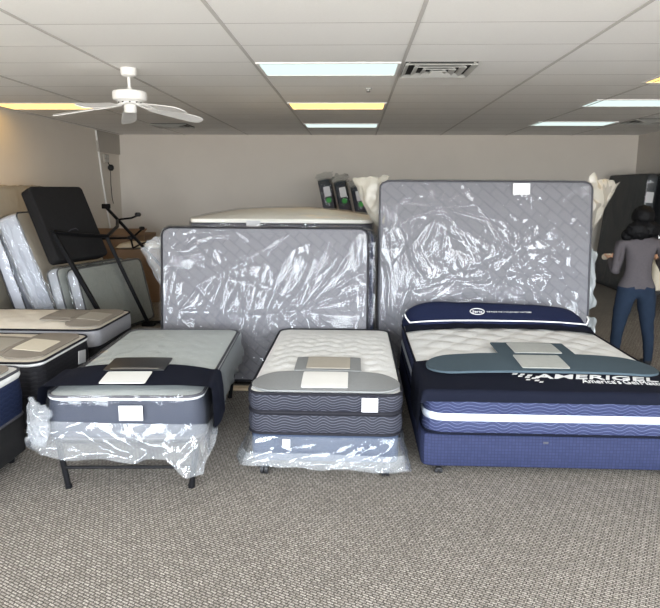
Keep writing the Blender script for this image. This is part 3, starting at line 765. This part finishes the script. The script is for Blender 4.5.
# ------------------------------------------------------------------ wrapped mattresses standing on edge behind the beds
def standing(label, W, L, H, loc, lean, rz=0, top='greyquilt', side='greyborder', pip='piping_d', gathers=(), seed=0, mat='clear', nx=60, ny=60, group=None, rc=.07, h=.03, amp=.02, drape=.012, border_bands=None, quilt=None, yaw=0):
    t = mattress('mattress', label, 'mattress', W, L, H, loc, (R(90-lean), 0, R(rz+yaw)), top=top, side=side, pip=pip, rc=rc, h=h, group=group, nx=30, ny=30, bands=border_bands, quilt=quilt)
    wrap(t, W, L, H, rc, h, wrap_disp(gathers, seed, amp, .008, drape), mat, nx, ny, seed=seed)
    return t
KX, KW, KL, KH = 1.20, 1.935, 1.75, .25
G = 'mattresses in plastic standing on edge'
k = standing('huge grey quilted mattress in clear plastic standing behind the navy bed', KW, KL, KH, (KX, 6.02, .006), 6, 0, 'greyquilt', 'greyborder', 'piping_d',
             [(-.42, 1.52, .40, 9, 1.0), (.30, 1.12, .45, 9, 1.2), (.36, .92, .55, 8, 1.1), (-.85, .35, .45, 10, 1.0), (.05, .25, .3, 9, .6)], 1, 'clear', 200, 190, group=G, quilt=None)
mb = MB(); mb.box((.315, 1.68, KH+.045), (.155, .105, .003)); mb.build('paper_label', 'tag', k, smooth=False)
sheet('plastic_tail', 'beigeplas', k, (-.945, 1.30, .05), (-.93, 1.35, .26), (-.89, 1.81, .20), (-1.23, 1.79, .10), 26, 26, .05, 6, bulge=.06, ragged=.05)
sheet('plastic_tail', 'beigeplas', k, (.965, 1.22, .06), (.975, 1.36, .26), (.95, 1.80, .20), (1.27, 1.77, .12), 26, 26, .035, 15, bulge=.05, ragged=.08, freq=2)
sheet('plastic_tail', 'sidefilm', k, (.975, .55, .10), (1.03, .60, .24), (1.03, 1.12, .22), (.975, 1.10, .10), 20, 20, .04, 23, bulge=.02, ragged=.05)
sheet('plastic_tail', 'sidefilm', k, (.975, .02, .10), (1.05, .04, .24), (1.05, .50, .22), (.975, .50, .10), 20, 20, .04, 29, bulge=.02, ragged=.05)
standing('tan-edged wrapped mattress standing behind the huge grey one', KW, KL-.01, .2, (KX+.055, 6.32, .006), 6, 0, 'tanfab', 'tanfab', 'wood', [], 31, 'clear', 30, 30, group=G)
g = standing('grey quilted mattress in clear plastic on its side behind the left beds', 1.80, 1.335, .2, (-.785, 5.515, .012), 7, 0, 'greyquilt2', 'greyborder', 'piping_b',
             [(-.12, .36, .55, 11, 1.3), (.33, .62, .45, 10, 1.2), (-.86, .62, .4, 8, .9), (-.35, .95, .4, 8, .8)], 2, 'clear', 200, 160, group=G, drape=.016)
sheet('plastic_tail', 'milky', g, (-.93, .78, .02), (-.93, .85, .16), (-.87, 1.33, .14), (-1.13, 1.16, .08), 26, 26, .04, 37, bulge=.03, ragged=.05)
sheet('plastic_tail', 'clear', g, (-.91, .05, .02), (-.92, .05, .18), (-.93, .85, .16), (-.91, .80, .02), 26, 26, .03, 39, bulge=.02, ragged=.03)
standing('dark-edged wrapped mattress squeezed behind the smaller grey one', 1.75, 1.30, .2, (-.695, 5.81, .010), 7, 0, 'deepnavy', 'deepnavy', 'piping_b', [], 33, 'clear', 40, 40, group=G)
mb = MB(); mb.box((-.95, 5.17, .011), (.54, .085, .02), .003); tag(mb.build('timber_plank', 'wood', smooth=False), 'pale timber plank on the carpet in front of the smaller grey mattress', 'plank')

# pile lying flat behind, white-topped mattress uppermost
for i in range(4):
    m = mattress('mattress', 'grey wrapped mattress in the pile under the white-topped one', 'mattress', 1.9, 1.3, .262, (-.80, 6.72, .004+.289*i), top='darkquilt', side='darkquilt', h=.012, nx=12, ny=12, group='mattresses in the flat pile')
wt = thing('mattress', 'white-topped mattress lying on the pile behind the smaller grey one', 'mattress', (-.79, 6.68, 1.165))
P, Nn = perim(1.95, 1.40, .12, 28, 44)
border('border', 'greyborder', wt, P, Nn, 0, .17); border('border_band', 'wtop_lit', wt, P, Nn, .17, .215, .004)
piping('piping', 'piping_d', wt, P, Nn, .17); top_panel('top_panel', 'wtop_lit', wt, 1.95, 1.40, .215, .12, .095, q_diamond(.2, .012), p=2.4); bottom('bottom_panel', 'greyborder', wt, P)
mb = MB(); mb.box((-.28, -.024, .165), (.15, .004, .075), .001); mb.build('paper_label', 'tag', wt, smooth=False)
wrap(wt, 1.95, 1.40, .215, .12, .095, wrap_disp([], 44, .01, .006, .008), 'clear', 60, 50, seed=44, p=2.4)

# three dark ones at the back wall, ends towards the room
BG = 'slim dark mattresses leaning at the back wall'
for i, (x, top, lab) in enumerate(((-.255, 1.86, 'tall dark wrapped mattress end at the back wall, left of three'), (.015, 1.83, 'dark wrapped mattress end between two others at the back wall'),
                              (.285, 1.75, 'dark wrapped mattress end nearest the huge grey mattress'))):
    L = top/math.cos(R(12))-.04
    t = standing(lab, .9, L, .19, (x, 11.50, .006), 12, 90, 'navywrap', 'navywrap', 'piping_b', [], 50+i, 'clear', 24, 40, group=BG, rc=.05, h=.006, drape=.004)
    mb = MB(); mb.box((-.485, L-.20+.02*i, .12), (.004, .17, .11)); mb.build('paper_label', 'tag', t, smooth=False)
    mb = MB(); mb.lathe([(.001, 0), (.045, 0), (.045, .004), (.001, .004)], n=20); o = mb.build('round_sticker', 'green', t, loc=(-.484, L-.35+.02*i, .12), rot=(0, -PI/2, 0))
    sheet('plastic_tail', 'clearold', t, (-.47, L-.06, .0), (-.2, L-.02, .25), (-.15, L+.13, .27), (-.45, L+.12, -.02), 18, 18, .05, 60+i, bulge=.04, ragged=.08)
# two charcoal ones against the right wall
for i, (x, y, lab) in enumerate(((4.66, 11.20, 'charcoal wrapped mattress leaning right of the huge grey one, nearer the room'), (4.92, 11.05, 'charcoal wrapped mattress leaning tight against the right wall'))):
    t = standing(lab, 1.55, 1.94, .16, (x, y, .006), 5, -90, 'blackwrap', 'blackwrap', 'piping_b', [(-.6, 1.7, .8, 12, .35)], 70+i, 'clear', 60, 70, group='charcoal mattresses by the right wall', drape=.010, h=.008)
    mb = MB(); mb.box((.81, 1.58-.12*i, .105), (.004, .17, .12)); mb.build('paper_label', 'tag', t, smooth=False)
    sheet('plastic_tail', 'clear', t, (.1, 1.94, .02), (.7, 1.95, .15), (.75, 2.06, .12), (.15, 2.02, .05), 18, 12, .03, 80+i, ragged=.05)

# ------------------------------------------------------------------ left wall: leaning wrapped mattresses, black box spring, steel frame
LG = 'wrapped mattresses leaning at the left wall'
standing('tall yellowed wrapped mattress flat against the left wall', 1.9, 1.69, .15, (-4.44, 8.0, .006), 4, 90, 'tanfab', 'tanfab', 'piping_d', [(.4, 1.3, .5, 9, .8)], 90, 'beigeplas', 60, 60, group=LG, h=.008, amp=.012, drape=.008)
standing('low whitish wrapped mattress leaning at left edge of view', 1.85, 1.16, .14, (-3.965, 8.15, .006), 16, 90, 'pale', 'pale', 'piping_d', [(-.6, .6, .5, 9, .8)], 91, 'clear', 50, 40, group=LG, h=.008, amp=.012, drape=.008)
w3 = standing('whitish wrapped mattress with shiny end leaning left of the black box spring', 1.85, 1.40, .24, (-3.71, 8.15, .006), 19, 90, 'tanfab', 'pale', 'piping_d', [(-.6, .8, .5, 9, .8)], 92, 'clear', 50, 50, group=LG)
sheet('plastic_tail', 'milky', w3, (-.96, .25, -.02), (-.96, .25, .30), (-.955, 1.36, .25), (-.955, 1.36, .0), 22, 40, .05, 93, bulge=.03, ragged=.03)
g1 = standing('short wrapped mattress under the black box spring, left of a pair', 1.2, .785, .14, (-3.135, 7.45, .006), 13, 74, 'darkquilt', 'pale', 'piping_d', [(-.3, .4, .4, 9, .8)], 94, 'clearold', 40, 40, group=LG, h=.006, amp=.012, drape=.008)
g2 = standing('short wrapped grey mattress facing the steel frame, right of a pair', 1.2, .785, .14, (-2.91, 7.45, .006), 13, 74, 'darkquilt', 'pale', 'piping_d', [(-.2, .7, .6, 10, 1), (.45, .75, .5, 9, 1)], 95, 'clearold', 80, 60, group=LG, h=.006, amp=.012, drape=.008)
for q, s, q_ in ((g1, 96, .63), (g2, 97, .63)): sheet('plastic_tail', 'clear', q, (-q_, .05, .0), (-q_, .05, .15), (-q_, .765, .15), (-q_, .765, .0), 18, 30, .03, s, bulge=.015, ragged=.02)
bb, P, Nn = box_spring('box_spring', 'black fabric box spring propped up on the short wrapped mattresses', .80, .90, .15, (-3.30, 7.33, .832), (R(90-24), 0, R(70)), 'blackfab')
mb = MB(); mb.tube([(-.10, .33, .152), (-.06, .35, .17), (.02, .36, .17), (.06, .34, .152)], .006, 6); mb.build('fabric_handle', 'piping_d', bb)
t = thing('steel_bedstead', 'black steel bed frame with capped arms leaning over the black box spring', 'bed frame', (-2.83, 7.9, 0))
def rail(name, a, b, r=.024):
    mb = MB(); a, b = Vector(a), Vector(b); d = (b-a); q = d.to_track_quat('Z', 'Y')
    mb.box((a+b)/2, (r*2, r*1.6, d.length), .004, rot=q.to_matrix()); return mb.build(name, 'black', t, smooth=False)
rail('rail', (.19, -1.18, .03), (-.44, -1.18, 1.25), .026); rail('rail', (.25, -.25, .03), (-.15, -.42, 1.12), .028); rail('rail', (.22, 1.15, .35), (-.75, 1.15, 1.42), .022)
mb = MB(); mb.tube([(-.42, -1.22, 1.235), (-.30, -.80, 1.17), (-.14, -.42, 1.13), (-.36, .5, 1.19), (-.60, 1.15, 1.24)], .022, 10); mb.build('cross_bar', 'black', t)
mb = MB(); mb.tube([(-.60, 1.15, 1.25), (-.42, 1.22, 1.27), (-.33, 1.25, 1.31)], .014, 8); mb.build('arm', 'black', t)
mb = MB(); mb.tube([(.25, -.25, .035), (.44, -.17, .035), (.44, .0, .035)], .02, 8); mb.box((.26, -.25, .02), (.16, .12, .035), .006); mb.build('foot_plate', 'black', t)
def cap_(x, y, z):
    mb = MB(); mb.lathe([(.001, -.03), (.03, -.028), (.045, -.01), (.045, .012), (.03, .03), (.001, .032)], (x, y, z), 14); mb.build('end_cap', 'blackplas', t)
cap_(-.33, 1.25, 1.32)
mb = MB(); mb.box((-.755, 1.15, 1.44), (.11, .07, .07), .01); mb.build('bracket', 'black', t)
mb = MB(); mb.tube([(-.40, 1.17, .84), (-.42, 1.18, .93), (-.43, 1.18, .97)], .014, 8); mb.tube([(-.40, 1.17, .84), (-.28, 1.19, .90), (-.18, 1.22, .93)], .012, 8); mb.build('arm', 'black', t)
cap_(-.43, 1.18, .99)
# boxes beyond
t = thing('cardboard_box', 'brown cardboard box beyond the short wrapped mattresses', 'box', (-3.80, 10.25, 0), group='cardboard boxes')
mb = MB(); mb.box((0, 0, .485), (.9, .6, .97), .004); mb.build('carton', 'cardboard', t, smooth=False)
mb = MB(); mb.box((0, -.22, 1.005), (.86, .30, .004), rot=Euler((R(18), 0, 0))); mb.build('lid_flap', 'cardboard', t, smooth=False)
t = thing('cardboard_box', 'lower brown cardboard box with a cream cushion on top', 'box', (-3.26, 9.5, 0), (0, 0, R(8)), group='cardboard boxes')
mb = MB(); mb.box((0, 0, .40), (.62, .5, .80), .004); mb.build('carton', 'cardboard', t, smooth=False)
mb = MB(); mb.box((0, -.10, .8015), (.62, .04, .002)); mb.build('tape', 'cardtan', t, smooth=False)
mb = MB(); mb.grid(20, 14, lambda a, b: (-.32+.64*a, -.22+.44*b, .012+.08*(math.sin(PI*a)*math.sin(PI*b))**.4*(1+.15*nz(a*4, b*4, 2))))
mb.grid(20, 14, lambda a, b: (-.32+.64*a, -.22+.44*b, .012-.008*(math.sin(PI*a)*math.sin(PI*b))**.4))
tag(mb.build('cushion', 'cream', loc=(-3.28, 9.5, .813), rot=(0, 0, R(10)), recalc=False, sharp=0), 'flat cream cushion on the low cardboard box', 'cushion')
t = thing('caster_post', 'black capped post lying across the cream cushion', 'bed leg', (-3.45, 9.4, .93))
mb = MB(); mb.tube([(-.5, -.12, .02), (.1, .0, .03), (.22, .06, .15)], .016, 8); mb.build('post', 'black', t)
mb = MB(); mb.lathe([(.001, -.03), (.035, -.02), (.045, 0), (.035, .025), (.001, .03)], (.23, .07, .17), 14); mb.build('end_cap', 'blackplas', t)
# cream bench beyond the person
t = thing('bench', 'cream upholstered bench with dark legs by the right wall behind the person', 'bench', (4.62, 9.2, 0))
mb = MB(); mb.box((0, 0, .50), (.86, .6, .40), .06, seg=4); mb.build('seat_cushion', 'cream', t)
mb = MB(); mb.box((0, 0, .275), (.82, .56, .05), .01); mb.build('base_rail', 'dark', t)
for sx in (-1, 1):
    for sy in (-1, 1): mb = MB(); mb.tube([(sx*.36, sy*.23, .26), (sx*.37, sy*.24, .0)], [.03, .02], 10); mb.build('leg', 'dark', t)

# ------------------------------------------------------------------ the person seen from behind
pr = thing('person', 'person with black hair in grey sweater and blue jeans seen from behind', 'person', (2.69, 6.05, 0), (0, 0, R(-4)))
def skin_mesh(verts, edges, radii, sub=2, root=0):
    me = bpy.data.meshes.new('sk'); me.from_pydata([tuple(v) for v in verts], edges, [])
    o = bpy.data.objects.new('sk', me); COL.objects.link(o)
    md = o.modifiers.new('s', 'SKIN'); md.use_smooth_shade = True; md.branch_smoothing = .6
    lay_ = me.skin_vertices[0] if me.skin_vertices else None
    if lay_ is None:
        return None
    for i, r in enumerate(radii):
        lay_.data[i].radius = r if isinstance(r, tuple) else (r, r)
        lay_.data[i].use_root = (i == root)
    sb = o.modifiers.new('b', 'SUBSURF'); sb.levels = sub; sb.render_levels = sub
    dg = bpy.context.evaluated_depsgraph_get(); out = bpy.data.meshes.new_from_object(o.evaluated_get(dg))
    bpy.data.objects.remove(o); return out
V = []; E = []; RR = []
def jt(p, r, par=None):
    V.append(p); RR.append(r)
    if par is not None: E.append((par, len(V)-1))
    return len(V)-1
pel = jt((0, 0, .80), .125)
sp1 = jt((0, .0, .92), .118, pel); sp2 = jt((0, -.005, 1.05), .122, sp1); ch = jt((0, 0, 1.17), .118, sp2)
nk0 = jt((0, .005, 1.27), .062, ch); nk = jt((0, .015, 1.33), .047, nk0); hd0 = jt((.0, .028, 1.40), .070, nk); hd1 = jt((.0, .03, 1.47), .080, hd0); hd2 = jt((0, .02, 1.525), .050, hd1)
nose = jt((0, .115, 1.43), .014, hd0)
for s in (-1, 1): jt((s*.078, .02, 1.43), .014, hd0)
def finger(base, pts, r0):
    p = base
    for i, q in enumerate(pts): p = jt(q, r0*(1-.16*i), p)
for s in (-1, 1):
    ka = .84 if s < 0 else 1.0
    sh = jt((s*.115, -.005, 1.225), .070, ch); sh2 = jt((s*.172, -.005, 1.20), .062, sh)
    ua = jt((s*ka*.215, -.01, 1.08), .051, sh2); el = jt((s*ka*.245, -.03, .945), .044, ua)
    fa = jt((s*ka*.25, .06, .985), .040, el); wr = jt((s*ka*.245, .16, 1.025), .026, fa)
    pm = jt((s*ka*.243, .205, 1.045), .030, wr); pk = jt((s*ka*.240, .24, 1.06), .028, pm)
    for k, (dx, ln) in enumerate(((-.027, .020), (-.009, .025), (.009, .023), (.026, .017))):
        b = Vector((s*ka*.240+dx, .262, 1.066)); jb = jt(tuple(b), .0098, pk)
        finger(jb, [(b.x-s*.003, b.y+ln, b.z+.012), (b.x-s*.012, b.y+ln+.010, b.z-.012), (b.x-s*.016, b.y+ln-.004, b.z-.03)], .0094)
    tb = jt((s*ka*.215, .20, 1.065), .0125, pm); finger(tb, [(s*ka*.198, .225, 1.08), (s*ka*.196, .25, 1.085)], .0105)
    hp = jt((s*.088, -.012, .755), .112, pel); th_ = jt((s*.112, .0, .60), .090, hp); kn = jt((s*.132, .012, .42), .064, th_)
    cf = jt((s*0.150, -.012, .29), .057, kn); an = jt((s*0.160, -.015, .10), .044, cf); hl = jt((s*0.161, -.02, .045), .040, an); bl = jt((s*0.170, .10, .035), .036, hl); jt((s*0.176, .165, .028), .026, bl)
bm_ = bpy.data.meshes.new('t')
def with_skin_layer(verts, edges, radii):
    me = bpy.data.meshes.new('sk'); bm = bmesh.new(); lay_ = bm.verts.layers.skin.verify()
    bv = [bm.verts.new(v) for v in verts]; bm.verts.ensure_lookup_table()
    for a, b in edges: bm.edges.new((bv[a], bv[b]))
    for i, v in enumerate(bv): v[lay_].radius = (radii[i], radii[i]); v[lay_].use_root = (i == 0)
    bm.to_mesh(me); bm.free()
    o = bpy.data.objects.new('sk', me); COL.objects.link(o)
    md = o.modifiers.new('s', 'SKIN'); md.branch_smoothing = .7
    sb = o.modifiers.new('b', 'SUBSURF'); sb.levels = 2; sb.render_levels = 2
    dg = bpy.context.evaluated_depsgraph_get(); out = bpy.data.meshes.new_from_object(o.evaluated_get(dg))
    bpy.data.objects.remove(o); return out
body = with_skin_layer(V, E, RR)
body.materials.clear()
for mt in ('skin', 'sweater', 'jeans', 'shoe', 'lips'): body.materials.append(M[mt])
for v in body.vertices:                      # widen trunk, flatten depth; loose knit over the arms
    c = v.co; w = sstep(.62, .80, c.z)*(1-sstep(1.20, 1.27, c.z)) if abs(c.x) < .19 and c.y < .17 else 0
    c.x *= 1+.13*w; c.y *= 1-.10*w
body.update()
for p in body.polygons:
    c = p.center; arm = abs(c.x) > (.155 if c.x < 0 else .185) and c.z > .86
    if c.y > .172 and arm: mi = 0
    elif c.z > 1.275: mi = 4 if (c.y > .09 and 1.378 < c.z < 1.392 and abs(c.x) < .025) else 0
    elif c.z > .79 or (arm and c.z > .80): mi = 1
    elif c.z > .075: mi = 2
    else: mi = 3
    p.material_index = mi
for v in body.vertices:
    if .79 < v.co.z < 1.27 and v.co.y < .165: v.co += v.normal*(.010+.004*nz(v.co.x*14, v.co.y*14, v.co.z*16))
    elif v.co.z < .79: v.co += v.normal*.005*nz(v.co.x*9, v.co.y*9, v.co.z*22)
body.polygons.foreach_set('use_smooth', [True]*len(body.polygons))
bo = bpy.data.objects.new('body', body); COL.objects.link(bo); bo.parent = pr
for s in (-1, 1):
    mb = MB(); mb.lathe([(.001, -.011), (.008, -.008), (.011, 0), (.008, .008), (.001, .011)], (s*.03, .098, 1.452), 12); mb.build('eye', 'eyewhite', pr)
# hair: cap over the skull and a loose bunch on the neck
def blob(c, r, seed, amp=.1, fr=9, n=28, cut=None):
    mb = MB()
    def f(a, b):
        th_, ph = 2*PI*a, PI*b; d = Vector((math.sin(ph)*math.cos(th_), math.sin(ph)*math.sin(th_), math.cos(ph)))
        k = 1+amp*nz(d.x*fr*.4+seed, d.y*fr*.4, d.z*fr*.15)+amp*.5*nz(d.x*fr*1.5, d.y*fr*1.5+seed, d.z*fr*.3)
        p = Vector((c[0]+d.x*r[0]*k, c[1]+d.y*r[1]*k, c[2]+d.z*r[2]*k))
        if cut and p.y > cut: p.y = cut+(p.y-cut)*.15
        return p
    mb.grid(n, n, f); return mb.build('hair', 'hair', pr, recalc=False, sharp=0)
blob((.0, -.008, 1.468), (.098, .104, .096), 1, .12, 9, 34, .062)
blob((-.04, -.062, 1.335), (.115, .062, .085), 2, .22, 10)
blob((.045, -.060, 1.345), (.095, .058, .075), 5, .22, 10)
blob((-.13, -.03, 1.285), (.055, .04, .06), 8, .3, 12)
# hem band and back pockets are clothing pieces
mb = MB(); mb.grid(10, 8, lambda a, b: (-.115+.09*a, -.128-.002*math.sin(PI*a)*math.sin(PI*b), .665+.09*b)); mb.grid(10, 8, lambda a, b: (.025+.09*a, -.128-.002*math.sin(PI*a)*math.sin(PI*b), .665+.09*b)); 
bm_pock = mb.mesh('pk'); bpy.data.meshes.remove(bm_pock)
mb = MB(); mb.tube([(0, 0, -.045), (0, 0, .045)], .028, 14)
tag(mb.build('paper_roll', 'cream', loc=(2.69-.243*.84+.018, 6.05+.285, 1.052), rot=(R(70), R(60), 0)), 'small cream paper roll in the left hand of the person', 'paper roll')

# ------------------------------------------------------------------ light: daylight through the shop front, lamps in the ceiling
w = bpy.data.worlds.new('sky'); scn.world = w; w.use_nodes = True; nt = w.node_tree; nt.nodes.clear(); h = N(nt)
tc = h.n('ShaderNodeTexCoord'); sp = h.n('ShaderNodeSeparateXYZ'); h.l(tc.outputs['Generated'], sp.inputs[0])
rp = h.n('ShaderNodeValToRGB'); rp.color_ramp.elements[0].position = .46; rp.color_ramp.elements[0].color = (.46, .45, .43, 1); rp.color_ramp.elements[1].position = .54; rp.color_ramp.elements[1].color = (.86, .93, 1.0, 1)
h.l(h.math('MULTIPLY_ADD', sp.outputs[2], .5, .5), rp.inputs[0])
bg = h.n('ShaderNodeBackground', i_Strength=32.0); h.l(rp.outputs[0], bg.inputs[0]); ow = h.n('ShaderNodeOutputWorld'); h.l(bg.outputs[0], ow.inputs[0])
for x0, x1 in WIN:
    pl = bpy.data.lights.new('daylight_portal', 'AREA'); pl.shape = 'RECTANGLE'; pl.size = x1-x0; pl.size_y = WZ1-WZ0; pl.cycles.is_portal = True
    po = bpy.data.objects.new('daylight_portal', pl); COL.objects.link(po); po.location = ((x0+x1)/2, YF-.11, (WZ0+WZ1)/2); po.rotation_euler = (PI/2, 0, 0)

scn.view_settings.view_transform = 'Standard'; scn.view_settings.look = 'None'; scn.view_settings.gamma = 1; scn.view_settings.exposure = .35; scn.view_settings.use_curve_mapping = False
scn.cycles.transparent_max_bounces = 24; scn.cycles.max_bounces = 10; scn.cycles.diffuse_bounces = 6
